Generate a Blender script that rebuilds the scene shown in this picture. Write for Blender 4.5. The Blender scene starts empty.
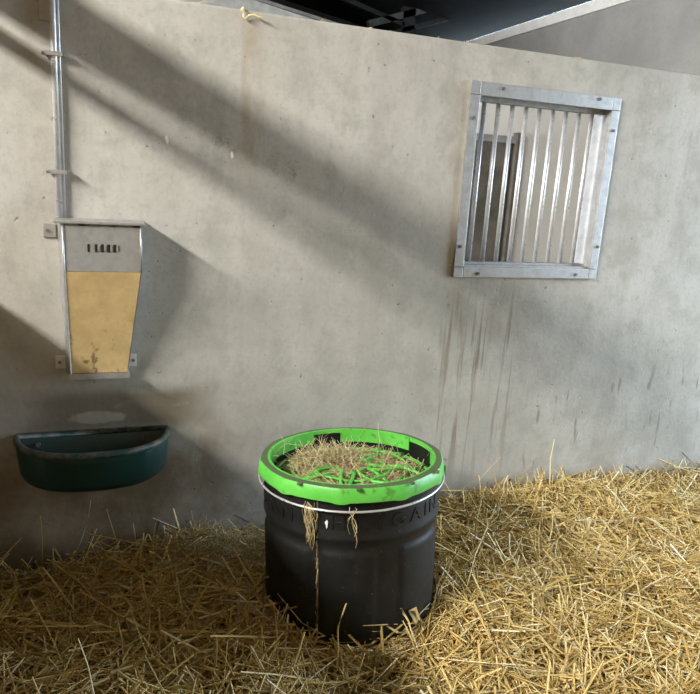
import bpy, bmesh, math, random
import numpy as np
from mathutils import Matrix, Vector, Euler
rnd = random.Random(7)
rng = np.random.default_rng(11)
S = bpy.context.scene
C = S.collection
R = math.radians

# ------------------------------------------------------------------ camera
YAW, TILT, ROLL, FPX = R(20.667), R(13.613), R(3.610), 690.0
CAM = Vector((0, -2.3, 1.45))
_f = Vector((math.sin(YAW)*math.cos(TILT), math.cos(YAW)*math.cos(TILT), -math.sin(TILT)))
_r0 = Vector((math.cos(YAW), -math.sin(YAW), 0)); _u0 = _r0.cross(_f)
_r = math.cos(ROLL)*_r0 + math.sin(ROLL)*_u0
_u = -math.sin(ROLL)*_r0 + math.cos(ROLL)*_u0
cam_d = bpy.data.cameras.new('camera'); cam = bpy.data.objects.new('camera', cam_d); C.objects.link(cam)
M = Matrix((( _r.x, _u.x, -_f.x, CAM.x), (_r.y, _u.y, -_f.y, CAM.y), (_r.z, _u.z, -_f.z, CAM.z), (0, 0, 0, 1)))
cam.matrix_world = M
cam_d.sensor_width = 36; cam_d.lens = 36*FPX/700; cam_d.clip_start = .02
S.camera = cam

# ------------------------------------------------------------------ sky, daylight through the openings, exposure
W = bpy.data.worlds.new('sky'); S.world = W; W.use_nodes = True
bg = W.node_tree.nodes['Background']; bg.inputs[0].default_value = (.66, .83, 1.0, 1); bg.inputs[1].default_value = 16.0

def area(name, loc, target, sx, sy, power, col, portal=False):
    d = bpy.data.lights.new(name, 'AREA'); d.shape = 'RECTANGLE'; d.size = sx; d.size_y = sy
    d.energy = power; d.color = col
    o = bpy.data.objects.new(name, d); C.objects.link(o); o.location = loc
    o.rotation_euler = (Vector(target)-Vector(loc)).to_track_quat('-Z', 'Y').to_euler()
    if portal: d.cycles.is_portal = True
    return o
# high strip window in the outer left wall: the slanting key light; size_y stands vertical, size runs along the wall
area('high_window_daylight', (-3.36, -2.1, 3.5), (0, -2.1, 3.5), 2.4, .30, 470, (1.0, .965, .885))
# unseen opening added to light the neighbouring box
area('next_box_added_daylight', (-3.36, 1.6, 1.75), (0, 1.6, 1.75), 1.5, .9, 260, (1.0, .98, .94))
# the wide stable doorway on the right lets the sky in
area('doorway_portal', (4.52, -1.05, 1.35), (0, -1.05, 1.35), 1.8, 2.7, 1, (1, 1, 1), portal=True)

vs = S.view_settings
vs.view_transform = 'Standard'; vs.look = 'None'; vs.gamma = 1; vs.exposure = 0.16; vs.use_curve_mapping = False

# ------------------------------------------------------------------ material helpers
class NT:
    def __init__(self, name):
        self.m = bpy.data.materials.new(name); self.m.use_nodes = True
        self.t = self.m.node_tree; self.b = self.t.nodes['Principled BSDF']
    def n(self, typ, **kw):
        x = self.t.nodes.new(typ)
        for k, v in kw.items(): setattr(x, k, v)
        return x
    def l(self, a, b): self.t.links.new(a, b)
    def put(self, sock, v):
        if hasattr(v, 'node'): self.l(v, sock)
        else: sock.default_value = v
    def math(self, op, a, b=0.0, clamp=False):
        x = self.n('ShaderNodeMath', operation=op); x.use_clamp = clamp
        self.put(x.inputs[0], a); self.put(x.inputs[1], b); return x.outputs[0]
    def ss(self, v, lo, hi, a=0.0, b=1.0):
        x = self.n('ShaderNodeMapRange', interpolation_type='SMOOTHSTEP')
        self.put(x.inputs[0], v); x.inputs[1].default_value = lo; x.inputs[2].default_value = hi
        x.inputs[3].default_value = a; x.inputs[4].default_value = b; return x.outputs[0]
    def mul(self, *v):
        r = v[0]
        for q in v[1:]: r = self.math('MULTIPLY', r, q)
        return r
    def mix(self, f, a, b, mode='MIX'):
        x = self.n('ShaderNodeMix', data_type='RGBA', blend_type=mode)
        self.put(x.inputs[0], f)
        for s, v in ((x.inputs[6], a), (x.inputs[7], b)):
            if hasattr(v, 'node'): self.l(v, s)
            else: s.default_value = (*v, 1) if len(v) == 3 else v
        return x.outputs[2]
    def co(self):
        if not hasattr(self, '_co'): self._co = self.n('ShaderNodeTexCoord').outputs['Object']
        return self._co
    def xyz(self):
        if not hasattr(self, '_xyz'):
            s = self.n('ShaderNodeSeparateXYZ'); self.l(self.co(), s.inputs[0]); self._xyz = s.outputs
        return self._xyz
    def noise(self, scale, detail=3, rough=.55, stretch=None, off=(0, 0, 0), dist=0.0):
        x = self.n('ShaderNodeTexNoise'); x.inputs['Scale'].default_value = scale
        x.inputs['Detail'].default_value = detail; x.inputs['Roughness'].default_value = rough; x.inputs['Distortion'].default_value = dist
        mp = self.n('ShaderNodeMapping'); mp.inputs['Location'].default_value = off
        if stretch: mp.inputs['Scale'].default_value = stretch
        self.l(self.co(), mp.inputs[0]); self.l(mp.outputs[0], x.inputs['Vector'])
        return x.outputs[0]
    def box(self, ax, lo, hi, soft):
        v = self.xyz()[ax]
        return self.mul(self.ss(v, lo-soft, lo+soft), self.ss(v, hi-soft, hi+soft, 1, 0))
    def bump(self, h, strength=.3, dist=.005):
        x = self.n('ShaderNodeBump'); x.inputs['Strength'].default_value = strength; x.inputs['Distance'].default_value = dist
        self.l(h, x.inputs['Height']); self.l(x.outputs[0], self.b.inputs['Normal'])
    def done(self, col, rough=.6, metal=0.0, spec=None):
        self.put(self.b.inputs['Base Color'], col if hasattr(col, 'node') else (*col, 1))
        self.put(self.b.inputs['Roughness'], rough); self.put(self.b.inputs['Metallic'], metal)
        if spec is not None: self.b.inputs['Specular IOR Level'].default_value = spec
        return self.m

def mat_simple(name, c, rough=.6, metal=0, var=.15, scale=12, bump=0.0, spec=None):
    k = NT(name); n = k.noise(scale, 4)
    col = k.mix(k.ss(n, .3, .7), tuple(x*(1-var) for x in c), tuple(min(1, x*(1+var)) for x in c))
    if bump: k.bump(k.noise(scale*6, 3), bump, .003)
    return k.done(col, rough, metal, spec)

def mat_concrete_main():
    k = NT('stained_concrete')
    big = k.noise(1.6, 5, .6); mid = k.noise(7, 5, .65); fine = k.noise(55, 4, .6)
    col = k.mix(k.ss(big, .3, .7), (.43, .41, .370), (.53, .51, .465))
    col = k.mix(k.mul(k.ss(mid, .46, .64), .55), col, (.35, .335, .295))
    col = k.mix(k.mul(k.ss(fine, .48, .74), .30), col, (.27, .255, .225))
    sp = k.noise(130, 3, .6, None, (9, 2, 5)); col = k.mix(k.mul(k.ss(sp, .62, .72), k.ss(mid, .42, .62), .45), col, (.21, .195, .165))
    m18 = k.noise(19, 5, .7, (1, 1, .7), (4, 0, 7)); col = k.mix(k.mul(k.ss(m18, .50, .68), .34), col, (.30, .285, .25)); col = k.mix(k.mul(k.ss(m18, .30, .44, 1, 0), .35), col, (.60, .58, .54))
    vert = k.noise(9, 4, .6, (1, 1, .12))
    col = k.mix(k.mul(k.ss(vert, .46, .70), .45), col, (.38, .36, .32))
    pit = k.noise(34, 2, .5, None, (3, 0, 9))
    col = k.mix(k.mul(k.ss(pit, .70, .76), .75), col, (.17, .16, .14))
    brown = (.165, .125, .075)
    # drips under the window
    dr = k.noise(34, 3, .55, (1, 1, .055), (0, 0, 0), .25)
    drm = k.mul(k.ss(dr, .52, .64), k.box(0, 1.24, 1.58, .05), k.box(2, .36, 1.02, .14))
    col = k.mix(k.mul(drm, .72), col, brown)
    hz = k.mul(k.ss(k.noise(6, 4, .6, (1, 1, .5)), .38, .62), k.box(0, 1.24, 1.62, .08), k.box(2, .88, 1.10, .07))
    col = k.mix(k.mul(hz, .45), col, (.22, .18, .12))
    # short dark scuffs low on the right
    sc = k.noise(24, 2, .5, (1, 1, .22), (5, 0, 2))
    scm = k.mul(k.ss(sc, .63, .70), k.box(0, 1.62, 2.7, .12), k.box(2, .28, .72, .08))
    col = k.mix(k.mul(scm, .7), col, (.17, .145, .11))
    lo = k.mul(k.ss(k.noise(4, 4, .6), .45, .65), k.box(0, 2.0, 3.2, .25), k.box(2, .1, .45, .12))
    col = k.mix(k.mul(lo, .45), col, (.24, .20, .14))
    # wet brown stain over the trough, with the washed patch in it
    st = k.mul(k.ss(k.noise(6, 5, .65, (1, 1, 1.8)), .16, .42), k.box(0, -.20, .33, .09), k.box(2, .590, .725, .030))
    col = k.mix(k.mul(st, .9), col, (.105, .078, .042))
    ex = k.math('DIVIDE', k.math('ADD', k.xyz()[0], .0), .085); ez = k.math('DIVIDE', k.math('SUBTRACT', k.xyz()[2], .635), .022)
    el = k.math('ADD', k.mul(ex, ex), k.mul(ez, ez)); el = k.math('ADD', el, k.math('MULTIPLY', m18, 2.6)); el = k.math('SUBTRACT', el, .7)
    col = k.mix(k.mul(k.ss(el, 1.2, 1.9, 1, 0), .9), col, (.42, .40, .36))
    # muck over the lower left wall, deepened to stand in for shade there
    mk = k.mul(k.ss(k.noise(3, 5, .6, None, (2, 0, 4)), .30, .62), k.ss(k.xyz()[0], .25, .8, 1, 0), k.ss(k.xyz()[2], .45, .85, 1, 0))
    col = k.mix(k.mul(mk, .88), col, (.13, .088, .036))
    dl = k.mul(k.ss(k.noise(2.4, 6, .62, (1, 1, .7), (7, 0, 1)), .28, .66), k.ss(k.xyz()[2], .55, 1.25, 1, 0))
    col = k.mix(k.mul(dl, .40), col, (.27, .255, .225))
    # rust run under the twine
    rr = k.mul(k.ss(k.noise(18, 3, .5, (1, 1, .15)), .35, .6), k.box(0, .43, .51, .03), k.box(2, 1.45, 1.94, .1))
    col = k.mix(k.mul(rr, .45), col, (.33, .25, .15))
    # mouldy smudges
    sm = k.mul(k.ss(k.noise(20, 4, .7), .5, .65), k.math('ADD', k.mul(k.box(0, .31, .45, .05), k.box(2, 1.50, 1.60, .04)), k.mul(k.box(0, .56, .66, .03), k.box(2, 1.40, 1.50, .03)), True))
    col = k.mix(k.mul(sm, .55), col, (.20, .18, .12))
    k.bump(k.math('ADD', k.mul(fine, .5), k.math('ADD', k.mul(mid, .6), k.mul(k.ss(pit, .66, .76), -.7))), .35, .006)
    return k.done(col, k.ss(mid, .3, .7, .62, .85), 0, .35)

def mat_concrete_plain(name, a, b):
    k = NT(name); n = k.noise(2.2, 5, .6); f = k.noise(40, 3)
    col = k.mix(k.ss(n, .3, .7), a, b); col = k.mix(k.mul(k.ss(f, .5, .75), .25), col, tuple(x*.7 for x in a))
    k.bump(f, .25, .004); return k.done(col, .8)

def mat_galv(name, c=(.52, .52, .515), rough=.42, metal=.75, spots=.35):
    k = NT(name); n = k.noise(30, 4, .6); v = k.n('ShaderNodeTexVoronoi'); v.inputs['Scale'].default_value = 70; k.l(k.co(), v.inputs['Vector'])
    col = k.mix(k.ss(n, .35, .7), c, tuple(x*.78 for x in c)); col = k.mix(k.mul(v.outputs['Color'], spots), col, tuple(min(1, x*1.2) for x in c))
    col = k.mix(k.mul(k.ss(k.noise(9, 4, .7, None, (4, 1, 2)), .58, .75), .5), col, (.30, .28, .25))
    k.bump(n, .08, .002); return k.done(col, k.ss(n, .3, .7, rough-.08, rough+.12), metal)

def mat_island(name, cols, rough=.55, spec=.4, dirt=.0):
    """straw and hay: each stalk takes its own tone"""
    k = NT(name); g = k.n('ShaderNodeNewGeometry')
    ramp = k.n('ShaderNodeValToRGB'); e = ramp.color_ramp
    while len(e.elements) < len(cols): e.elements.new(.5)
    for i, (pos, c) in enumerate(cols): e.elements[i].position = pos; e.elements[i].color = (*c, 1)
    k.l(g.outputs['Random Per Island'], ramp.inputs[0])
    n = k.noise(90, 3, .6)
    col = k.mix(k.mul(k.ss(n, .45, .75), .35), ramp.outputs[0], (.22, .15, .06))
    return k.done(col, rough, 0, spec)

MAT = {}
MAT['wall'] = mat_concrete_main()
MAT['plain'] = mat_concrete_plain('grey_concrete', (.25, .247, .24), (.32, .316, .305))
MAT['floor'] = mat_concrete_plain('floor_concrete', (.22, .21, .19), (.30, .29, .26))
MAT['cream'] = mat_concrete_plain('pale_render', (.62, .60, .56), (.68, .66, .62))
MAT['galv'] = mat_galv('galvanised_steel')
MAT['galv_dull'] = mat_galv('dull_zinc_sheet', (.42, .42, .41), .5, .55, .12)
MAT['steel'] = mat_galv('bright_steel_tube', (.74, .75, .77), .34, .55, .08)
MAT['white_liner'] = mat_galv('white_zinc_liner', (.40, .41, .43), .55, .2, .2)
MAT['dark_steel'] = mat_simple('dark_painted_steel', (.022, .022, .022), .8, 0, .2, 12, 0, .15)
MAT['grey_steel'] = mat_simple('grey_painted_steel', (.25, .25, .25), .6, .1)
MAT['roof'] = mat_simple('dark_roof_sheet', (.010, .0095, .009), .9, 0, .2, 12, 0, .1)
MAT['pale_sheet'] = mat_simple('pale_cladding', (.50, .50, .49), .7)
MAT['trim'] = mat_simple('white_metal_trim', (.78, .78, .76), .5, 0, .06)
MAT['wood'] = mat_simple('weathered_dark_board', (.105, .095, .078), .75, 0, .35, 6)
MAT['timber'] = mat_simple('stable_timber', (.30, .20, .105), .7, 0, .25, 8)
MAT['screw'] = mat_galv('rusty_screw', (.28, .26, .24), .5, .7)

# ------------------------------------------------------------------ mesh helpers
def obj(name, bm, mat, parent=None, smooth=False):
    me = bpy.data.meshes.new(name)
    bmesh.ops.recalc_face_normals(bm, faces=bm.faces[:])
    bm.to_mesh(me); bm.free()
    return link(name, me, mat, parent, smooth)
def link(name, me, mat, parent=None, smooth=False):
    if mat is not None:
        for m in (mat if isinstance(mat, (list, tuple)) else [mat]): me.materials.append(m)
    if smooth:
        me.polygons.foreach_set('use_smooth', [True]*len(me.polygons))
    o = bpy.data.objects.new(name, me); C.objects.link(o)
    if parent is not None: o.parent = parent
    return o
def tag(o, label=None, cat=None, group=None, kind=None):
    for k, v in (('label', label), ('category', cat), ('group', group), ('kind', kind)):
        if v: o[k] = v
    return o
def empty(name, loc=(0, 0, 0)):
    o = bpy.data.objects.new(name, None); C.objects.link(o); o.location = loc; o.empty_display_size = .05; return o
def B(): return bmesh.new()
def box(bm, x0, x1, y0, y1, z0, z1, bev=0):
    v = [bm.verts.new((x, y, z)) for x in (x0, x1) for y in (y0, y1) for z in (z0, z1)]
    fs = [bm.faces.new([v[i] for i in f]) for f in ((0, 1, 3, 2), (4, 6, 7, 5), (0, 4, 5, 1), (2, 3, 7, 6), (0, 2, 6, 4), (1, 5, 7, 3))]
    if bev:
        es = list({e for f in fs for e in f.edges})
        bmesh.ops.bevel(bm, geom=es, offset=bev, segments=2, affect='EDGES', profile=.6)
    return bm
def bx(name, x0, x1, y0, y1, z0, z1, mat, parent=None, bev=0.0):
    return obj(name, box(B(), x0, x1, y0, y1, z0, z1, bev), mat, parent)
def tube(bm, pts, rad, seg=8, caps=True, closed=False):
    pts = [Vector(p) for p in pts]; n = len(pts); rings = []
    up = Vector((0, 0, 1))
    for i, p in enumerate(pts):
        if closed: t = (pts[(i+1) % n]-pts[i-1])
        else: t = pts[min(i+1, n-1)]-pts[max(i-1, 0)]
        t.normalize()
        a = t.cross(up if abs(t.z) < .95 else Vector((1, 0, 0))).normalized(); b = t.cross(a).normalized()
        r = rad(i/(n-1)) if callable(rad) else rad
        rings.append([bm.verts.new(p+r*(math.cos(2*math.pi*k/seg)*a+math.sin(2*math.pi*k/seg)*b)) for k in range(seg)])
    for i in range(n if closed else n-1):
        A, D = rings[i], rings[(i+1) % n]
        for k in range(seg): bm.faces.new((A[k], A[(k+1) % seg], D[(k+1) % seg], D[k]))
    if caps and not closed:
        bm.faces.new(rings[0]); bm.faces.new(rings[-1][::-1])
    return bm
def prism(bm, poly, axis, a0, a1):
    """poly: 2-D points; axis 0: (y,z) swept in x, 1: (x,z) swept in y, 2: (x,y) swept in z"""
    def P(p, a): return {0: (a, p[0], p[1]), 1: (p[0], a, p[1]), 2: (p[0], p[1], a)}[axis]
    A = [bm.verts.new(P(p, a0)) for p in poly]; D = [bm.verts.new(P(p, a1)) for p in poly]; n = len(poly)
    bm.faces.new(A); bm.faces.new(D[::-1])
    for i in range(n): bm.faces.new((A[i], A[(i+1) % n], D[(i+1) % n], D[i]))
    return bm
def wall_mesh(us, zs, holes, axis, t0, t1):
    """a slab with openings: us/zs cut lines, holes = set of cell indices, axis 1: slab in x-z, axis 0: slab in y-z"""
    bm = B(); P = (lambda u, t, z: (u, t, z)) if axis == 1 else (lambda u, t, z: (t, u, z))
    solid = lambda i, j: 0 <= i < len(us)-1 and 0 <= j < len(zs)-1 and (i, j) not in holes
    q = lambda *c: bm.faces.new([bm.verts.new(P(*k)) for k in c])
    for i in range(len(us)-1):
        for j in range(len(zs)-1):
            if not solid(i, j): continue
            a, b, c, d = us[i], us[i+1], zs[j], zs[j+1]
            q((a, t0, c), (b, t0, c), (b, t0, d), (a, t0, d)); q((a, t1, c), (b, t1, c), (b, t1, d), (a, t1, d))
            if not solid(i-1, j): q((a, t0, c), (a, t1, c), (a, t1, d), (a, t0, d))
            if not solid(i+1, j): q((b, t0, c), (b, t1, c), (b, t1, d), (b, t0, d))
            if not solid(i, j-1): q((a, t0, c), (b, t0, c), (b, t1, c), (a, t1, c))
            if not solid(i, j+1): q((a, t0, d), (b, t0, d), (b, t1, d), (a, t1, d))
    bmesh.ops.remove_doubles(bm, verts=bm.verts[:], dist=1e-5)
    return bm
def bevel_mod(o, w, seg=2):
    m = o.modifiers.new('bevel', 'BEVEL'); m.width = w; m.segments = seg; m.limit_method = 'ANGLE'; m.angle_limit = R(40); return o

# ------------------------------------------------------------------ the building
XL, XR = -3.40, 4.42
struct = lambda o, label=None: tag(o, label, None, None, 'structure')
struct(bx('ground', XR, 30, -20, 16, -.16, -.04, MAT['floor']), 'concrete yard outside the doorway')
struct(bx('floor', XL, XR, -5, 9, -.12, 0, MAT['floor']), 'grey concrete stable floor under the straw')
TOP = 1.940
WX0, WX1, WZ0, WZ1 = 1.290, 1.890, 1.155, 1.785      # opening of the barred window
us = [XL, WX0, WX1, XR]; zs = [0, WZ0, WZ1, TOP]
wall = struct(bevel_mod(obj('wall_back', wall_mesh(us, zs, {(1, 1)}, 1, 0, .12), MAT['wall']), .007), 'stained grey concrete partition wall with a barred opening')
for (x, z, w, h, a) in ((.217, 1.535, .011, .026, .35), (.42, 1.504, .010, .022, 0)):
    bm = B(); N = 9
    vs_ = [bm.verts.new((x+w*.5*(1+.25*rnd.uniform(-1, 1))*math.cos(t+a*0)*1+math.sin(t)*a*w*-.6, -.0025, z+h*.5*math.sin(t))) for t in [2*math.pi*i/N for i in range(N)]]
    f = bm.faces.new(vs_); ext = bmesh.ops.extrude_face_region(bm, geom=[f])
    for v in [g for g in ext['geom'] if isinstance(g, bmesh.types.BMVert)]: v.co.y = .001
    d = obj('plaster_dab', bm, MAT['trim'], wall); d['label'] = 'small white plaster dab'
# left partition: boarded below, open above, two rails at the top
pl = empty('wall_left', (-.50, 0, 0)); struct(pl, 'boarded stable partition with an open top at the left')
for i in range(6):
    z0 = i*1.175/6; bx('board', -.03, .03, -3.2, 0, z0+(.004 if i else 0), z0+1.175/6, MAT['timber'], pl, .004)
bx('rail', -.02, .03, -3.2, 0, 1.905, 1.930, MAT['galv_dull'], pl)
bx('beam', -.04, .03, -3.2, 0, 1.995, 2.12, MAT['timber'], pl, .004)
bx('post', -.06, .06, -3.32, -3.2, 0, 2.3, MAT['timber'], pl, .005)
# outer shell
struct(obj('wall_outer_left', wall_mesh([-5, -4.6, -3.32, -.88, -.3, .8, 2.4, 9], [0, 1.25, 2.25, 2.35, 3.2, 3.33, 3.67, 5.0], {(5, 1), (2, 5)}, 0, XL-.15, XL), MAT['timber']), 'boarded outer wall of the stable with a high strip window and an added lower opening')
struct(obj('wall_outer_right', wall_mesh([-5, -1.95, -.15, 9], [0, 2.7, 3.10], {(1, 0)}, 0, XR, XR+.2), MAT['plain']), 'tall grey concrete outer wall behind the partition')
struct(bx('trim_1', XR-.03, XR+.23, -5, 9, 3.10, 3.20, MAT['trim']), 'white metal capping along the top of the tall grey wall')
struct(obj('wall_front', wall_mesh([XL, XR], [0, 5.0], set(), 1, -5.15, -5), MAT['timber']), 'timber stable front wall behind the camera')
struct(obj('wall_gable', wall_mesh([XL, XR], [0, 5.0], set(), 1, 9, 9.15), MAT['roof']), 'dark far gable wall')
# neighbouring box seen through the bars
struct(bx('wall_far', XL, XR, 3.0, 3.15, 0, 2.30, MAT['cream']), 'pale rendered far wall of the neighbouring box')
dr = empty('door_1', (2.9, 3.0, 0)); struct(dr, 'weathered dark boarded door in a grey frame, seen through the bars')
for i in range(7):
    bx('plank', -.62+i*.148, -.62+(i+1)*.148-.004, -.05, -.012, .05, 1.83, MAT['wood'], dr, .003)
bx('top_rail', -.66, .50, -.06, -.01, 1.83, 1.885, MAT['grey_steel'], dr)
bx('door_post', .455, .50, -.075, -.01, 0, 1.92, MAT['wood'], dr, .004)
# roof: dark sheeting falling to the right, purlins, a pale cladding gable with its rafter, steel braces
PIT = .16
zr = lambda x: 3.38+PIT*(XR-x)
ce = struct(obj('ceiling', prism(B(), [(XL-.2, zr(XL-.2)), (XR+.3, zr(XR+.3)), (XR+.3, zr(XR+.3)+.08), (XL-.2, zr(XL-.2)+.08)], 1, -5.2, 9.2), MAT['roof']), 'dark roof sheeting on steel purlins')
for y in (-3.5, -1.2, 1.1, 3.4, 7.4):
    obj('rafter', prism(B(), [(XL, zr(XL)-.16), (XR, zr(XR)-.16), (XR, zr(XR)), (XL, zr(XL))], 1, y, y+.09), MAT['dark_steel'], ce)
zg = lambda x: 3.103-.154*(x-1.53)
struct(obj('wall_cladding', prism(B(), [(XL, 1.5), (2.7, 1.5), (2.7, zg(2.7)), (XL, zg(XL))], 1, 5.02, 5.08), MAT['pale_sheet']), 'pale cladding under the roof behind the wall')
rf = obj('trim_2', prism(B(), [(XL, zg(XL)), (2.75, zg(2.75)), (2.75, zg(2.75)+.03), (XL, zg(XL)+.03)], 1, 4.98, 5.12), MAT['grey_steel']); struct(rf, 'grey rafter along the pale cladding')
br = empty('trim_3', (3.3, 6.0, 2.2)); struct(br, 'dark steel roof braces above the partition wall')
def strut(p, q, w, mat):
    p, q = Vector(p)-br.location, Vector(q)-br.location; d = (q-p).normalized(); nrm = Vector((-d.z, 0, d.x))*w/2
    obj('brace', prism(B(), [((p-nrm).x, (p-nrm).z), ((q-nrm).x, (q-nrm).z), ((q+nrm).x, (q+nrm).z), ((p+nrm).x, (p+nrm).z)], 1, -.04, .04), mat, br)
strut((3.1, 6, 3.25), (4.6, 6, 3.78), .075, mat_simple('grey_roof_steel', (.07, .07, .068), .8, 0, .2, 12, 0, .15))
strut((3.1, 6, 3.08), (4.6, 6, 3.61), .05, MAT['dark_steel'])
strut((3.61, 6, 2.2), (3.61, 6, 3.5), .16, MAT['dark_steel'])
strut((2.2, 6, 3.62), (3.55, 6, 3.30), .05, MAT['dark_steel'])

# ------------------------------------------------------------------ barred window in the partition
wn = empty('window_1', (0, 0, 0)); struct(wn, 'galvanised barred window frame set in the concrete wall')
FX0, FX1, FZ0, FZ1 = 1.258, 1.912, 1.1186, 1.816
fw = .040
bx('stile', FX0, FX0+fw, -.012, -.0005, FZ0+fw, FZ1-.046, MAT['galv'], wn, .0015)
bx('stile', FX1-.036, FX1, -.012, -.0005, FZ0+fw, FZ1-.046, MAT['galv'], wn, .0015)
bx('rail', FX0+fw+.001, FX1-.037, -.012, -.0005, FZ1-.046, FZ1, MAT['galv'], wn, .0015)
bx('rail', FX0+fw+.001, FX1-.037, -.012, -.0005, FZ0, FZ0+fw-.001, MAT['galv'], wn, .0015)
for x0, x1 in ((FX0, FX0+fw-.001), (FX1-.036, FX1)):
    for z0, z1 in ((FZ0, FZ0+fw-.002), (FZ1-.045, FZ1)):
        bx('corner_plate', x0, x1, -.0125, -.0005, z0, z1, MAT['galv'], wn, .0015)
lt = .004
bx('jamb_liner', WX0+.0005, WX0+.010, -.0005, .118, WZ0, WZ1, MAT['white_liner'], wn)
bx('jamb_liner', WX1-.010, WX1-.0005, -.0005, .118, WZ0, WZ1, MAT['white_liner'], wn)
bx('head_liner', WX0+.010, WX1-.010, -.0005, .118, WZ1-.012, WZ1-.0005, MAT['galv_dull'], wn)
bx('sill_liner', WX0+.010, WX1-.010, -.0005, .118, WZ0+.0005, WZ0+.010, MAT['galv'], wn)
bx('bar_channel', WX0+.010, WX1-.010, .030, .062, WZ1-.030, WZ1-.012, MAT['galv_dull'], wn)
bx('bar_channel', WX0+.010, WX1-.010, .030, .062, WZ0+.010, WZ0+.018, MAT['galv'], wn)
barm = None
for i in range(9):
    x = WX0+(i+1)*(WX1-WX0)/10
    if barm is None:
        o = obj('bar', tube(B(), [(0, 0, WZ0+.012), (0, 0, WZ1-.020)], .0085, 14), MAT['steel'], wn, True); barm = o.data
    else:
        o = bpy.data.objects.new('bar', barm); C.objects.link(o); o.parent = wn
    o.location = (x, .046, 0)
scm = None
for x, z in ((FX0+.020, FZ1-.125), (FX0+.018, FZ0+.115), (FX1-.018, FZ1-.12), (FX1-.012, FZ0+.13), (FX0+.105, FZ0+.014), (FX1-.10, FZ0+.016), (FX0+.13, FZ1-.016), (FX1-.10, FZ1-.012)):
    if scm is None:
        bm = tube(B(), [(0, .002, 0), (0, -.004, 0)], .0065, 10); tube(bm, [(0, -.004, 0), (0, -.007, 0)], .0035, 6)
        o = obj('screw', bm, MAT['screw'], wn); scm = o.data
    else:
        o = bpy.data.objects.new('screw', scm); C.objects.link(o); o.parent = wn
    o.location = (x, -.0125, z)

# ------------------------------------------------------------------ feed dispenser
MAT['brass'] = None
k = NT('brown_lacquered_sheet'); n1 = k.noise(14, 5, .65); n2 = k.noise(60, 3)
col = k.mix(k.ss(n1, .3, .7), (.56, .40, .185), (.68, .50, .245)); col = k.mix(k.mul(k.ss(n2, .5, .7), .3), col, (.46, .32, .13))
gr = k.mul(k.ss(k.noise(26, 4, .6, (1, 1, .6), (2, 2, 2)), .58, .66), k.ss(k.xyz()[2], -.50, -.22, 1, 0))
col = k.mix(k.mul(gr, .8), col, (.05, .04, .03)); k.bump(n2, .06, .002)
MAT['brass'] = k.done(col, .45, .0)
dp = empty('feed_dispenser', (0, 0, 1.28)); tag(dp, 'galvanised feed dispenser with brown tapering front, fixed to the wall above the trough', 'feed dispenser')
DZ = -1.28
zt, zm, zb = 1.277+DZ, 1.137+DZ, .795+DZ
yt, yb = -.120, -.036
# sides: silhouette polygons in (y,z) swept by the sheet thickness, each leaning with the taper
def side(xt_b, xt_f, xb_b, xb_f, th, name):
    bm = B()
    A = [(xt_b, -.001, zt), (xt_f, yt, zt), (xt_f, yt, zm), (xb_f, yb, zb), (xb_b, -.001, zb)]
    va = [bm.verts.new(p) for p in A]; vb = [bm.verts.new((p[0]+th, p[1], p[2])) for p in A]
    bm.faces.new(va); bm.faces.new(vb[::-1])
    for i in range(5): bm.faces.new((va[i], va[(i+1) % 5], vb[(i+1) % 5], vb[i]))
    return obj(name, bm, MAT['galv'], dp)
side(-.108, -.089, -.098, -.083, .003, 'side_panel')
side(.140, .1305, .095, .090, -.003, 'side_panel')
hood = bx('hood_panel', -.0855, .127, yt-.001, yt+.003, zm+.001, zt-.006, MAT['galv_dull'], dp, .0008)
for x, w in ((-.019, .006), (.002, .0075), (.0195, .0085), (.037, .0085), (.054, .0085)):
    sl = bx('slot', x-w/2, x+w/2, yt-.0025, yt-.0008, 1.196+DZ, 1.219+DZ, None, hood)
    sl.data.materials.append(bpy.data.materials.get('slot_black') or mat_simple('slot_black', (.008, .008, .008), .9))
    if x > 0:
        bx('slot_tongue', x+w/2+.0005, x+w/2+.006, yt-.003, yt-.0008, 1.199+DZ, 1.216+DZ, MAT['galv'], hood)
sl = bx('slot', .0625, .0665, yt-.0025, yt-.0008, 1.200+DZ, 1.216+DZ, bpy.data.materials['slot_black'], hood)
bm = B()
v = [bm.verts.new(p) for p in ((-.086, yt-.002, zm), (.1275, yt-.002, zm), (.087, yb-.002, zb+.006), (-.080, yb-.002, zb+.006))]
w = [bm.verts.new((p.co.x, p.co.y+.003, p.co.z)) for p in v]
bm.faces.new(v); bm.faces.new(w[::-1])
for i in range(4): bm.faces.new((v[i], v[(i+1) % 4], w[(i+1) % 4], w[i]))
fp = obj('front_panel', bm, MAT['brass'], dp); fp['label'] = 'brown tapering front panel'
# lid with rolled front edge, seam of dark gaps under it
bx('lid', -.112, .142, yt-.010, -.001, zt, zt+.008, MAT['galv'], dp, .002)
for x0, x1 in ((-.08, -.045), (-.02, .045), (.06, .105)):
    bx('lid_gap', x0, x1, yt-.002, yt+.002, zt-.006, zt-.0005, MAT['screw'], dp)
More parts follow.
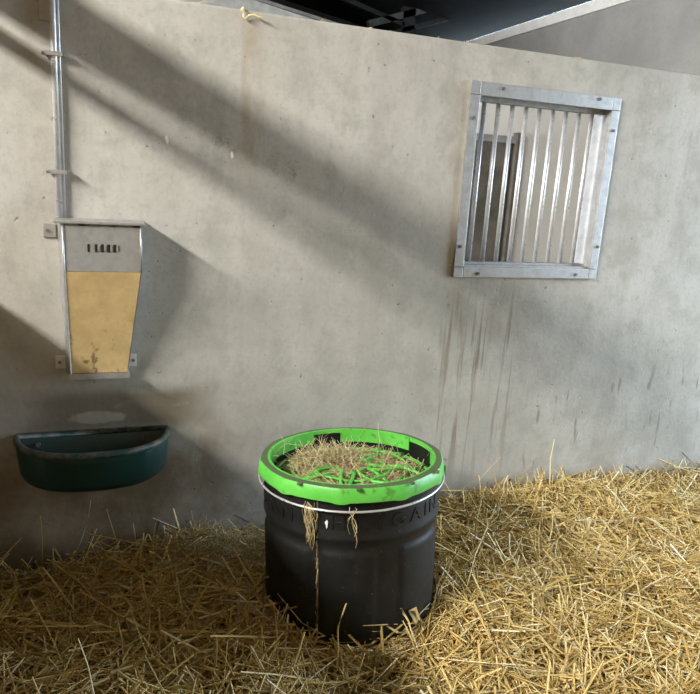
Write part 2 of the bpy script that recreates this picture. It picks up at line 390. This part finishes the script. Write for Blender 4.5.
# silver edge bead down the left and bottom lip
obj('edge_bead', tube(B(), [(-.0875, yt-.002, zt-.002), (-.0875, yt-.002, zm), (-.083, yb-.003, zb+.008), (-.081, yb-.004, zb-.002)], .0035, 8), MAT['galv'], dp, True)
obj('edge_bead', tube(B(), [(.1295, yt-.002, zt-.002), (.1295, yt-.002, zm)], .003, 8), MAT['galv'], dp, True)
bm = B(); prism(bm, [(-.001, zb-.004), (-.001, zb+.004), (yb-.006, zb+.001), (yb-.022, zb+.001), (yb-.022, zb+.010), (yb-.026, zb+.010), (yb-.026, zb-.008), (yb, zb-.008)], 0, -.086, .094)
obj('bottom_lip', bm, MAT['galv'], dp)
for x, z, s in ((-.148, 1.226, 1), (-.128, .812, 1), (.088, .812, 0)):
    w_ = .036 if s else .030
    t_ = bx('mounting_tab', x, x+w_, -.007, -.001, z+DZ-.002, z+DZ+.040, MAT['galv'] if z > 1 else MAT['cream'], dp, .002)
    sx = x+.013 if s else x+.020
    obj('bolt', tube(B(), [(sx, -.006, z+DZ+.019), (sx, -.0115, z+DZ+.019)], .0055, 6), MAT['screw'], t_)

# feed pipe with its rod, clamps and the wall plate at the top
pp = empty('feed_pipe', (-.095, 0, 1.287)); tag(pp, 'thin steel pipe running up the wall from the feed dispenser', 'pipe')
obj('pipe', tube(B(), [(-.004, -.016, 0), (-.001, -.016, 1.05)], .0088, 14), MAT['steel'], pp, True)
obj('guide_rod', tube(B(), [(.0105, -.012, 0), (.0115, -.012, 1.05)], .0042, 10), MAT['steel'], pp, True)
for z in (.460, .132):
    bm = box(B(), -.024, .026, -.031, -.027, z-.006, z+.006, .001); box(bm, -.026, -.022, -.031, -.001, z-.006, z+.006); box(bm, .022, .026, -.031, -.001, z-.006, z+.006)
    cl = obj('clamp', bm, MAT['galv'], pp)
    obj('clamp_bolt', tube(B(), [(-.026, -.014, z), (-.036, -.014, z)], .006, 6), MAT['screw'], cl)
wp = bx('wall_plate', -.135, -.104, -.012, -.001, 1.832, 1.935, MAT['galv_dull'], None, .003); tag(wp, 'small grey metal plate on the wall beside the pipe top', 'wall plate')

# ------------------------------------------------------------------ trough
k = NT('dark_green_plastic'); n1 = k.noise(10, 5, .65); n2 = k.noise(45, 4, .6)
col = k.mix(k.ss(n1, .3, .7), (.005, .034, .031), (.008, .048, .043))
col = k.mix(k.mul(k.ss(n2, .52, .72), .5), col, (.028, .025, .020)); k.bump(n2, .12, .002)
MAT['green_dark'] = k.done(col, .42, 0, .5)
k = NT('scuffed_green_rim'); n1 = k.noise(16, 5, .7)
col = k.mix(k.ss(n1, .42, .62), (.015, .05, .044), (.13, .118, .10)); k.bump(n1, .1, .002)
MAT['green_rim'] = k.done(col, .55, 0, .4)
tx, tz = -.017, .595
tr = empty('feed_trough', (tx, 0, .47)); tag(tr, 'dark green half-moon plastic feed trough on the wall under the dispenser', 'feed trough')
def half(rx, ry, y0, n=40):
    """half-moon outline, flat side at y0 towards the wall"""
    pts = []
    for i in range(n+1):
        a = math.pi*i/n; c, s = math.cos(a), math.sin(a)
        pts.append((rx*abs(c)**.82*(1 if c > 0 else -1), y0-ry*abs(s)**.9))
    return pts
def shell(levels, name, mat, closed_bottom=True, parent=None):
    bm = B(); rings = [[bm.verts.new((x, y, z)) for x, y in half(rx, ry, y0)] for rx, ry, y0, z in levels]
    n = len(rings[0])
    for A, D in zip(rings, rings[1:]):
        for k_ in range(n): bm.faces.new((A[k_], A[(k_+1) % n], D[(k_+1) % n], D[k_]))
    if closed_bottom: bm.faces.new(rings[0]); bm.faces.new(rings[-1])
    return obj(name, bm, mat, parent)
Z = lambda z: z-.47
sh = shell([(.185, .150, -.002, Z(.452)), (.208, .178, -.002, Z(.457)), (.221, .192, -.002, Z(.467)), (.229, .200, -.002, Z(.484)), (.239, .208, -.002, Z(.585)), (.222, .190, -.024, Z(.585)), (.208, .166, -.024, Z(.49)), (.190, .14, -.03, Z(.475))], 'basin', MAT['green_dark'], True, tr)
for p_ in sh.data.polygons: p_.use_smooth = len(p_.vertices) == 4
bevel_mod(sh, .004)
rimpts = [Vector((x, y, Z(.590))) for x, y in half(.232, .201, -.012)]
bm = B(); tube(bm, rimpts, .0105, 10, True, True); rim = obj('rim', bm, MAT['green_rim'], tr, True)
for x in (-.17, .15):
    obj('bolt', tube(B(), [(x, -.022, Z(.565)), (x, -.032, Z(.565))], .008, 8), MAT['screw'], tr)

# ------------------------------------------------------------------ the hay feeder bucket
def mat_black():
    k = NT('black_plastic'); n1 = k.noise(9, 5, .65); n2 = k.noise(120, 3, .6); n3 = k.noise(28, 4, .7)
    col = k.mix(k.ss(n1, .3, .7), (.007, .007, .007), (.012, .0118, .011))
    col = k.mix(k.mul(k.ss(n3, .56, .74), .55), col, (.032, .028, .022))
    col = k.mix(k.mul(k.ss(n2, .68, .74), .6), col, (.16, .14, .11))
    k.bump(n2, .10, .0015); return k.done(col, k.ss(n1, .3, .7, .46, .62), 0, .30)
MAT['black'] = mat_black()
def mat_green(dirt):
    k = NT('lime_green_plastic' if dirt < .5 else 'grimy_green_plastic'); n1 = k.noise(26, 5, .7); n2 = k.noise(7, 4, .6, None, (1, 2, 3))
    col = k.mix(k.ss(n2, .3, .7), (.105, .50, .060), (.14, .58, .085))
    th = .56 if dirt < .5 else .28
    col = k.mix(k.mul(k.ss(n1, th, th+.12), .88 if dirt > .5 else .6), col, (.085, .070, .050) if dirt > .5 else (.05, .11, .02))
    k.bump(n1, .06, .002); return k.done(col, .40 if dirt < .5 else .6, 0, .5)
MAT['green'] = mat_green(.2); MAT['green_worn'] = mat_green(.9)
bc = Vector((.750, -.475, .010))
ay = Vector((bc.x-CAM.x, bc.y-CAM.y, 0)).normalized(); ax = Vector((ay.y, -ay.x, 0))
Mb = Matrix(((ax.x, ay.x, 0), (ax.y, ay.y, 0), (0, 0, 1))) @ Euler((R(-3), 0, 0)).to_matrix() @ Euler((0, R(-3), 0)).to_matrix()
bk = empty('hay_feeder_bucket'); bk.matrix_world = Matrix.Translation(bc) @ Mb.to_4x4()
tag(bk, 'black plastic hay feeder bucket with lime green rim standing in the straw', 'hay feeder')
pol = lambda phi, r, z: Vector((r*math.sin(phi), -r*math.cos(phi), z))       # phi = 0 faces the camera, + to the right
def sstep(x, a, b):
    t = min(1, max(0, (x-a)/(b-a))); return t*t*(3-2*t)
SEAM = R(-24)
panels = [(-17, 19), (33, 74), (90, 152), (164, 213), (228, 268), (276, 338)]
def rad_out(deg, z):
    # profile
    if z < .02: base = .252+.010*z/.02
    elif z < .435: base = .262+.004*(z-.02)/.415
    elif z < .475: base = .266+.008*sstep(z, .435, .462)-.002*sstep(z, .462, .475)
    else: base = .272-.0015*sstep(z, .475, .49)
    if z > .535: base += -.003*sstep(z, .535, .55)
    if z < .45:
        d = deg % 360; m = 0
        for a, b in panels:
            a %= 360; w_ = (d-a) % 360; span = (b-a) % 360 if b % 360 != a else 0
            span = (b % 360-a) % 360
            if w_ <= span: m = max(m, sstep(min(w_, span-w_), 0, 3.5))
        m *= 1-sstep(z, .405, .428)
        base += .0055*m
    return base
zlv = [0, .01, .02, .06, .2, .34, .38, .40, .408, .414, .42, .426, .432, .44, .446, .452, .458, .464, .470, .476, .482, .49, .51, .535, .545, .56, .585, .60]
def half_shell(a0, a1):
    bm = B(); n = 110
    outer = [[bm.verts.new(pol(R(a0+(a1-a0)*i/n), rad_out(a0+(a1-a0)*i/n, z), z)) for i in range(n+1)] for z in zlv]
    inner = [[bm.verts.new(pol(R(a0+(a1-a0)*i/n), .2555, z)) for i in range(n+1)] for z in (0, .3, .60)]
    for L in (outer, inner):
        for A, D in zip(L, L[1:]):
            for i in range(n): bm.faces.new((A[i], A[i+1], D[i+1], D[i]))
    for i in range(n):
        bm.faces.new((outer[-1][i], outer[-1][i+1], inner[-1][i+1], inner[-1][i]))
        bm.faces.new((outer[0][i], outer[0][i+1], inner[0][i+1], inner[0][i]))
    for i in (0, n):
        o_ = [L[i] for L in outer]; i_ = [L[i] for L in inner]
        bm.faces.new(o_+i_[::-1])
    o = obj('body_half', bm, MAT['black'], bk, True)
    o.modifiers.new('edge', 'EDGE_SPLIT').split_angle = R(45)
    return o
g = 1.0
b1 = half_shell(-19+g, 161-g); b2 = half_shell(161+g, 341-g)
obj('bucket_floor', tube(B(), [(0, 0, .002), (0, 0, .012)], .254, 48), MAT['black'], bk)
# raised lettering round the top band: H A Y G A I N
def letter_mesh(ch):
    cu = bpy.data.curves.new('t', 'FONT'); cu.body = ch; cu.size = .060; cu.extrude = .0016; cu.bevel_depth = .0006; cu.align_x = 'CENTER'
    o = bpy.data.objects.new('t', cu); C.objects.link(o)
    dg = bpy.context.evaluated_depsgraph_get(); me = bpy.data.meshes.new_from_object(o.evaluated_get(dg))
    bpy.data.objects.remove(o); return me
lm = {c: letter_mesh(c) for c in 'HAYGIN'}
def word(phi0, phi1, owner, skip=()):
    cs = 'HAYGAIN'; adv = {'H': 1.0, 'A': 1.0, 'Y': .95, 'G': 1.1, 'I': .55, 'N': 1.0}
    tot = sum(adv[c] for c in cs); p = phi0
    for c in cs:
        w_ = adv[c]/tot*(phi1-phi0); mid = p+w_/2; p += w_
        me = lm[c].copy()
        for v_ in me.vertices:
            x, y, z = v_.co; v_.co = pol(R(mid)+x*1.12/.272, .2708+z, .490+y*.95)
        link('raised_letter', me, MAT['black'], owner)
word(-12, 71, b1); word(-118, -34, b2)
# lime ring: outer skirt gently faceted, grimy flat top, inner flange in three arcs with black gaps
NS = 10
def ring_r(a, r):
    seg = 2*math.pi/NS; t = ((a+R(4)) % seg)-seg/2
    poly = r*math.cos(seg/2)/math.cos(t)*1.006
    return r*.68+poly*.32
def corner(a):
    seg = 2*math.pi/NS; t = abs(((a+R(4)) % seg)-seg/2)/(seg/2); return sstep(t, .62, .92)
bm = B(); n = 224; prof = []
for i in range(n):
    a = 2*math.pi*i/n; c_ = corner(a)
    ro = ring_r(a, .2885)
    prof.append([bm.verts.new(pol(a, r_, z_)) for r_, z_ in ((.2745, .582), (ro, .575-.004*c_), (ro+.0008, .580), (ro-.003, .607), (ro-.007, .6145), (.2600, .6170), (.2570, .6150), (.2570, .603), (.2735, .600))])
m_ = len(prof[0])
for i in range(n):
    A, D = prof[i], prof[(i+1) % n]
    for j in range(m_):
        f = bm.faces.new((A[j], A[(j+1) % m_], D[(j+1) % m_], D[j])); f.material_index = 1 if j == 4 else 0; f.smooth = True
rg = obj('rim_ring', bm, [MAT['green'], MAT['green_worn']], bk); rg['label'] = 'lime green rim ring with grimy top'
rg.modifiers.new('edge', 'EDGE_SPLIT').split_angle = R(50)
gaps = [(-33, -11), (47, 78)]            # seen on the far side, measured from straight back
gaps = [(180-b, 180-a) for a, b in gaps]  # straight back is phi = 180; right of it is a smaller phi
arcs = []; gs = sorted(gaps)
for (a0, a1), (b0, b1_) in zip(gs, gs[1:]+[(gs[0][0]+360, 0)]): arcs.append((a1, b0))
for a0, a1 in arcs:
    bm = B(); q = max(8, int((a1-a0)/3)); L = []
    for i in range(q+1):
        a = R(a0+(a1-a0)*i/q); L.append([bm.verts.new(pol(a, r_, z_)) for r_, z_ in ((.2525, .572), (.2525, .6165), (.2572, .6165), (.2552, .572))])
    for A, D in zip(L, L[1:]):
        for j in range(4): bm.faces.new((A[j], A[(j+1) % 4], D[(j+1) % 4], D[j]))
    bm.faces.new(L[0]); bm.faces.new(L[-1][::-1])
    obj('inner_flange', bm, MAT['green'], rg)
# latch notches in the ring
for d in (-28, 6, 38, 62):
    o = bx('latch_notch', -.006, .006, -.012, .0, -.004, .004, MAT['green_worn'], rg, .0015)
    o.location = pol(R(d), ring_r(R(d), .2885)-.006, .6145); o.rotation_euler = (0, 0, R(d))
# slow-feeding net: flexible green ribs
bm = B(); zn = lambda r: .553+.024*(1-(r/.25)**2)
net = empty('feeding_net'); net.parent = bk
def rib(pts, w=.0056, name='net_rib'):
    obj(name, tube(B(), pts, w, 6, True, False), MAT['green'], net, True)
obj('net_hoop', tube(B(), [pol(2*math.pi*i/72, .248, .548) for i in range(72)], .006, 8, True, True), MAT['green'], net, True)
for r_ in (.055, .115, .180):
    obj('net_hoop', tube(B(), [pol(2*math.pi*i/48, r_*(1+.07*math.sin(3*2*math.pi*i/48+r_*40)), zn(r_)+.004*math.sin(4*2*math.pi*i/48+r_*90)) for i in range(48)], .0042, 6, True, True), MAT['green'], net, True)
for i in range(14):
    a = 2*math.pi*(i+.3)/14; tw = R(rnd.uniform(22, 40))*(1 if i % 2 else -1)
    rib([pol(a+tw*(1-t), .055+(.245-.055)*t, zn(.055+.19*t)+.004*math.sin(t*9+i)) for t in [j/8 for j in range(9)]])
# wire handle swung down round the front, with its green clips
H0, H1 = R(-102), R(93)
hp = []
for i in range(61):
    t = i/60; a = H0+(H1-H0)*t; hp.append(pol(a, .2845+.003*math.sin(math.pi*t), .566-.016*math.sin(math.pi*t)**.8))
hd = obj('wire_handle', tube(B(), hp, .0034, 10), MAT['steel'], bk, True)
for p_ in (hp[0], hp[-1]):
    a = math.atan2(p_.x, -p_.y)
    o = bx('handle_clip', -.009, .009, -.010, .020, -.020, .014, MAT['green'], hd, .003); o.location = p_; o.rotation_euler = (0, 0, a)
bm = B(); f = bm.faces.new([bm.verts.new(pol(R(d), .2735, z_)) for d, z_ in ((-13.5, .509), (-12.2, .517), (-11.4, .511), (-11.9, .494), (-12.4, .490), (-12.8, .502))])
e_ = bmesh.ops.extrude_face_region(bm, geom=[f])
for v_ in [q_ for q_ in e_['geom'] if isinstance(q_, bmesh.types.BMVert)]: v_.co.x *= .994; v_.co.y *= .994
sf = obj('white_scuff', bm, MAT['trim'], b1); sf['label'] = 'white scuff mark'

# ------------------------------------------------------------------ straw and hay
BX, BY = bc.x, bc.y
_ph = rng.uniform(0, 6.28, (14, 2)); _dir = rng.uniform(0, 6.28, 14); _fr = rng.uniform(5, 22, 14)
def hgt(x, y):
    x = np.asarray(x, float); y = np.asarray(y, float); h = .135+0*x
    for i in range(14):
        h = h+.030/_fr[i]*4.0*np.sin(_fr[i]*(x*np.cos(_dir[i])+y*np.sin(_dir[i]))+_ph[i, 0])*.30
    gs_ = lambda cx, cy, sx, sy: np.exp(-((x-cx)/sx)**2-((y-cy)/sy)**2)
    h = h+.085*gs_(1.95, 0, .55, .28)+.035*gs_(2.8, 0, .5, .3)+.035*gs_(.18, -.14, .24, .14)-.030*gs_(-.25, 0, .32, .22)
    h = h+.03*gs_(1.3, -.1, .3, .25)+.03*gs_(.42, -.62, .14, .16)-.02*gs_(.47, -.16, .14, .12)+.02*gs_(1.12, -.75, .2, .15)-.085*gs_(.68, -.80, .20, .13)
    return h
def stalks(n, px, py, lift, length, rad, tilt, bend, seg=3, sides=3, avoid=True, hfun=hgt):
    """n curved stalks as one vertex/face array; px, py, lift ... are arrays"""
    az = rng.uniform(0, 2*np.pi, n)
    e = 1e-3
    d = np.stack([np.cos(az)*np.cos(tilt), np.sin(az)*np.cos(tilt), np.sin(tilt)], 1)
    sx = (hfun(px+e, py)-hfun(px-e, py))/(2*e); sy = (hfun(px, py+e)-hfun(px, py-e))/(2*e)
    d[:, 2] += d[:, 0]*sx+d[:, 1]*sy
    d /= np.linalg.norm(d, axis=1)[:, None]
    up = np.tile(np.array([0, 0, 1.]), (n, 1)); a = np.cross(d, up+1e-6); a /= np.linalg.norm(a, axis=1)[:, None]; b = np.cross(a, d)
    ba = rng.uniform(0, 2*np.pi, n); bd = (np.cos(ba)[:, None]*a+np.sin(ba)[:, None]*b*.6)
    c = np.stack([px, py, hfun(px, py)+lift+np.abs(np.sin(tilt))*length*.35], 1)
    rings = []
    for s in range(seg+1):
        t = s/seg-.5
        p = c+d*(t*length)[:, None]+bd*((4*t*t-.33)*bend*length)[:, None]
        rings.append(p)
    P = np.stack(rings, 1)                       # n, seg+1, 3
    ang = np.arange(sides)*2*np.pi/sides
    V = P[:, :, None, :]+rad[:, None, None, None]*(np.cos(ang)[None, None, :, None]*a[:, None, None, :]+np.sin(ang)[None, None, :, None]*b[:, None, None, :])
    if avoid:
        y = V[..., 1]; V[..., 1] = np.where(y > -.004, -.004-.3*np.minimum(y+.004, .0)-.012*rng.random(n)[:, None, None], y)
        x = V[..., 0]; V[..., 0] = np.where(x < -.465, -.465+.01*rng.random(n)[:, None, None], x)
        # keep the bucket free: push stalk points out to its side
        ccx = BX+(V[..., 2]-.01)*(Mb[0][2]); ccy = BY+(V[..., 2]-.01)*(Mb[1][2])
        dx, dy = V[..., 0]-ccx, V[..., 1]-ccy; r = np.hypot(dx, dy)+1e-9
        k_ = np.where(r < .279, .279/r, 1.0); V[..., 0] = ccx+dx*k_; V[..., 1] = ccy+dy*k_
        V[..., 2] = np.maximum(V[..., 2], .012)
    base = np.arange(n)[:, None]*((seg+1)*sides)
    F = []
    for s in range(seg):
        for k_ in range(sides):
            k2 = (k_+1) % sides; F.append(np.stack([base[:, 0]+s*sides+k_, base[:, 0]+s*sides+k2, base[:, 0]+(s+1)*sides+k2, base[:, 0]+(s+1)*sides+k_], 1))
    return V.reshape(-1, 3), np.concatenate(F)
def mesh_np(name, V, F):
    me = bpy.data.meshes.new(name); me.vertices.add(len(V)); me.vertices.foreach_set('co', V.astype(np.float32).ravel())
    me.loops.add(F.size); me.loops.foreach_set('vertex_index', F.astype(np.int32).ravel())
    me.polygons.add(len(F)); me.polygons.foreach_set('loop_start', np.arange(len(F), dtype=np.int32)*F.shape[1]); me.polygons.foreach_set('loop_total', np.full(len(F), F.shape[1], dtype=np.int32))
    me.update(calc_edges=True); return me
def join(parts):
    off = 0; Vs, Fs = [], []
    for V, F in parts: Vs.append(V); Fs.append(F+off); off += len(V)
    return np.concatenate(Vs), np.concatenate(Fs)
STRAW = mat_island('golden_straw', [(0, (.36, .23, .07)), (.25, (.60, .42, .14)), (.6, (.78, .575, .22)), (.88, (.88, .71, .34)), (1, (.95, .88, .66))], .5)
HAY = mat_island('dry_hay', [(0, (.28, .21, .10)), (.3, (.48, .38, .19)), (.7, (.66, .54, .30)), (1, (.84, .74, .48))], .7)
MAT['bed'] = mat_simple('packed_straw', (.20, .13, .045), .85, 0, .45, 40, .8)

parts = []
def scatter(n, x0, x1, y0, y1, mode):
    px = rng.uniform(x0, x1, n); py = rng.uniform(y0, y1, n)
    if mode == 'flat': tl = rng.normal(0, .16, n); lift = rng.uniform(-.022, .014, n); ln = rng.gamma(5, .034, n).clip(.05, .40)
    elif mode == 'mid': tl = rng.normal(0, .38, n); lift = rng.uniform(-.018, .012, n); ln = rng.gamma(5, .027, n).clip(.04, .28)
    else: tl = np.abs(rng.normal(.75, .3, n)).clip(.2, 1.35); lift = rng.uniform(-.025, -.005, n); ln = rng.gamma(5, .018, n).clip(.05, .16)
    rad = .0013+.0026*rng.random(n)**1.5
    parts.append(stalks(n, px, py, lift, ln, rad, tl, rng.uniform(0, .07, n)))
scatter(17000, -.47, 3.3, -1.25, -.01, 'flat'); scatter(9500, -.47, 3.3, -1.25, -.01, 'mid'); scatter(1500, -.47, 3.3, -1.25, -.01, 'up')
scatter(500, 1.0, 3.0, -.14, -.01, 'up'); scatter(160, -.4, .6, -.12, -.01, 'up')
scatter(9000, -.47, 2.6, -2.1, -1.25, 'flat'); scatter(4000, -.47, 2.6, -2.1, -1.25, 'mid')
V, F = join(parts)
st = link('straw_bedding', mesh_np('straw_bedding', V, F), STRAW); tag(st, 'deep golden straw bedding covering the stable floor', 'straw', None, 'stuff')
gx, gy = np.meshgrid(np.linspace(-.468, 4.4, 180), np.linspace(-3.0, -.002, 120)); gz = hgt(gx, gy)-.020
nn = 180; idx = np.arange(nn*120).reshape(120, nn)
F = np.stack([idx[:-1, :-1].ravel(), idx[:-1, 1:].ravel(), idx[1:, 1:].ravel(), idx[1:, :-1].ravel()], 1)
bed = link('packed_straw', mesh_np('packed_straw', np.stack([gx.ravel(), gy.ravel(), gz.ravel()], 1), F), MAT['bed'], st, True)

# finer grey hay lying between the bucket and the wall
n = 2600
r_ = rng.normal(0, 1, (n, 2)); hx = .40+.10*r_[:, 0]; hy = np.minimum(-.10+.07*r_[:, 1], -.01)
V, F = stalks(n, hx, hy, rng.uniform(0, .028, n), rng.uniform(.04, .15, n), rng.uniform(.0005, .0011, n), rng.normal(0, .35, n), rng.uniform(0, .2, n), 4)
hb = link('loose_hay', mesh_np('loose_hay', V, F), HAY); tag(hb, 'fine grey hay spilt between the bucket and the wall', 'hay', None, 'stuff')

# hay in the feeder: under and through the net, heaped at the left and back
def in_bucket(Vl): return (np.array(Mb) @ Vl.T).T+np.array(bc)
flat = lambda x, y: 0*np.asarray(x)
parts = []
n = 1800; q = np.sqrt(rng.random(n))*.225; an = rng.uniform(0, 2*np.pi, n)
V, F = stalks(n, q*np.cos(an), q*np.sin(an), .537+.022*(1-(q/.25)**2)+rng.uniform(-.012, .009, n), rng.uniform(.03, .10, n), rng.uniform(.0006, .0013, n), rng.normal(0, .18, n), rng.uniform(0, .2, n), 4, 3, False, flat); parts.append((V, F))
n = 1300; hx = -.075+.075*rng.normal(0, 1, n); hy = .055+.055*rng.normal(0, 1, n); ok = np.hypot(hx, hy) < .205; hx, hy = hx[ok], hy[ok]; n = len(hx)
V, F = stalks(n, hx, hy, .560+.030*np.exp(-((hx+.07)/.09)**2-((hy-.05)/.07)**2)*rng.random(n)*1.3, rng.uniform(.03, .10, n), rng.uniform(.0005, .0011, n), rng.normal(.1, .45, n), rng.uniform(0, .22, n), 4, 3, False, flat); parts.append((V, F))
n = 70; an = rng.uniform(0, 2*np.pi, n); q = rng.uniform(.1, .215, n)
V, F = stalks(n, q*np.cos(an), q*np.sin(an), np.full(n, .562), rng.uniform(.05, .11, n), rng.uniform(.0007, .0012, n), rng.uniform(.4, 1.2, n), rng.uniform(0, .1, n), 4, 3, False, flat); parts.append((V, F))
n = 12; an = np.array([R(d) for d in (-95, -88, -80, -70, -104, -112, -62, 172, 160, 100, 200, -120)]); q = rng.uniform(.24, .258, n)
V, F = stalks(n, q*np.sin(an), -q*np.cos(an), np.full(n, .598), rng.uniform(.06, .12, n), np.full(n, .0008), rng.uniform(.05, .9, n), rng.uniform(.02, .12, n), 4, 3, False, flat); parts.append((V, F))
n = 90; an = R(-19)+rng.uniform(-.006, .006, n); q = rng.uniform(.254, .266, n)
V, F = stalks(n, q*np.sin(an), -q*np.cos(an), rng.uniform(.10, .54, n), rng.uniform(.012, .035, n), np.full(n, .0011), rng.uniform(1.15, 1.5, n), rng.uniform(0, .05, n), 4, 3, False, flat); SEAM0 = sum(len(v_) for v_, _ in parts); parts.append((V, F))
V, F = join(parts)
rr = np.hypot(V[:, 0], V[:, 1]); kk = np.where((rr > .246) & (V[:, 2] < .612) & (np.arange(len(V)) < SEAM0), .246/rr, 1.0); V[:, 0] *= kk; V[:, 1] *= kk
hf = link('hay', mesh_np('hay', in_bucket(V), F), HAY); tag(hf, 'dry hay heaped on the green net inside the bucket', 'hay', None, 'stuff')
bm = B(); tube(bm, [Vector(Mb @ Vector((0, 0, z_)))+bc for z_ in (.02, .27, .52)], .24, 40); tube(bm, [Vector(Mb @ Vector((0, 0, z_)))+bc for z_ in (.52, .545)], lambda t: .24-.12*t, 40)
MAT['haycore'] = mat_simple('packed_hay', (.20, .155, .085), .9, 0, .5, 60, .8)
obj('packed_hay', bm, MAT['haycore'], hf)

# wisps and stalks that stand out singly
def curve_pts(p, q, bend, n=7):
    p, q = Vector(p), Vector(q); bend = Vector(bend)
    return [p.lerp(q, i/n)+bend*(4*(i/n)*(1-i/n)) for i in range(n+1)]
def stalk(label, pts, rad=.0016, mat=STRAW, grp=None):
    return tag(obj('straw_stalk', tube(B(), pts, rad, 6), mat, None, True), label, 'straw stalk', grp)
stalk('single straw stalk standing upright against the wall below the left end of the trough', curve_pts((-.197, -.012, .11), (-.193, -.010, .305), (.004, 0, 0)), .0014)
stalk('long dark straw stalk leaning against the wall under the middle of the trough', curve_pts((-.125, -.05, .11), (-.035, -.010, .345), (.012, 0, -.012)), .0017, HAY)
stalk('bent straw stalk propped against the front of the black bucket', [(.600, -.768, .14), (.597, -.772, .20), (.592, -.774, .262), (.594, -.772, .275), (.604, -.768, .305), (.615, -.764, .335)], .0020)
stalk('straw stalk leaning on the right front of the bucket', curve_pts((.83, -.81, .14), (.80, -.745, .235), (0, 0, .01)), .0018)
stalk('pale straw stalk lying across the bed right of the bucket', curve_pts((1.20, -.66, .172), (1.40, -.58, .180), (0, 0, .008)), .0026)
# hay tufts hanging on the wire handle
def tuft(phi, n_, ln, spread, label):
    bm = B()
    for i in range(n_):
        a = R(phi+rnd.uniform(-spread, spread)); l_ = ln*rnd.uniform(.35, 1); z0 = .560+rnd.uniform(-.012, .012)
        w_ = R(rnd.uniform(-3.2, 3.2)); pts = []
        for j in range(7):
            t = j/6; pts.append(Mb @ pol(a+w_*t+R(1.4)*math.sin(t*6+i), .2925-.010*min(1, t*2.2)+.006*t*rnd.random(), z0-l_*t)+bc)
        tube(bm, pts, .0009, 4)
    o = obj('hay_wisp', bm, HAY, None, True)
    return tag(o, label, 'hay wisp', None, 'stuff')
tuft(-22, 20, .135, 3.0, 'thick wisp of hay hanging from the wire handle over the bucket seam')
tuft(3, 5, .115, 1.0, 'thin wisp of hay hanging from the middle of the wire handle')
# twine on the wall top and crumbs of chaff beside it
MAT['twine'] = mat_simple('pale_yellow_twine', (.72, .62, .34), .8)
tw = obj('baler_twine', tube(B(), [(.445, .05, 1.944), (.447, .004, 1.946), (.446, -.008, 1.938), (.444, -.010, 1.918), (.450, -.011, 1.910), (.462, -.012, 1.922), (.478, -.014, 1.926), (.492, -.016, 1.920), (.505, -.018, 1.921)], .0032, 7), MAT['twine'], None, True)
tag(tw, 'short end of pale yellow twine hooked over the top of the concrete wall', 'twine')
n = 34; px = rng.uniform(.3, 3.0, n); V, F = stalks(n, px, np.full(n, .03)+rng.uniform(-.02, .05, n), np.full(n, TOP+.003), rng.uniform(.02, .05, n), np.full(n, .0012), rng.normal(0, .12, n), rng.uniform(0, .1, n), 3, 3, False, flat)
tag(link('chaff', mesh_np('chaff', V, F), STRAW), 'crumbs of straw chaff along the top of the concrete wall', 'chaff', None, 'stuff')
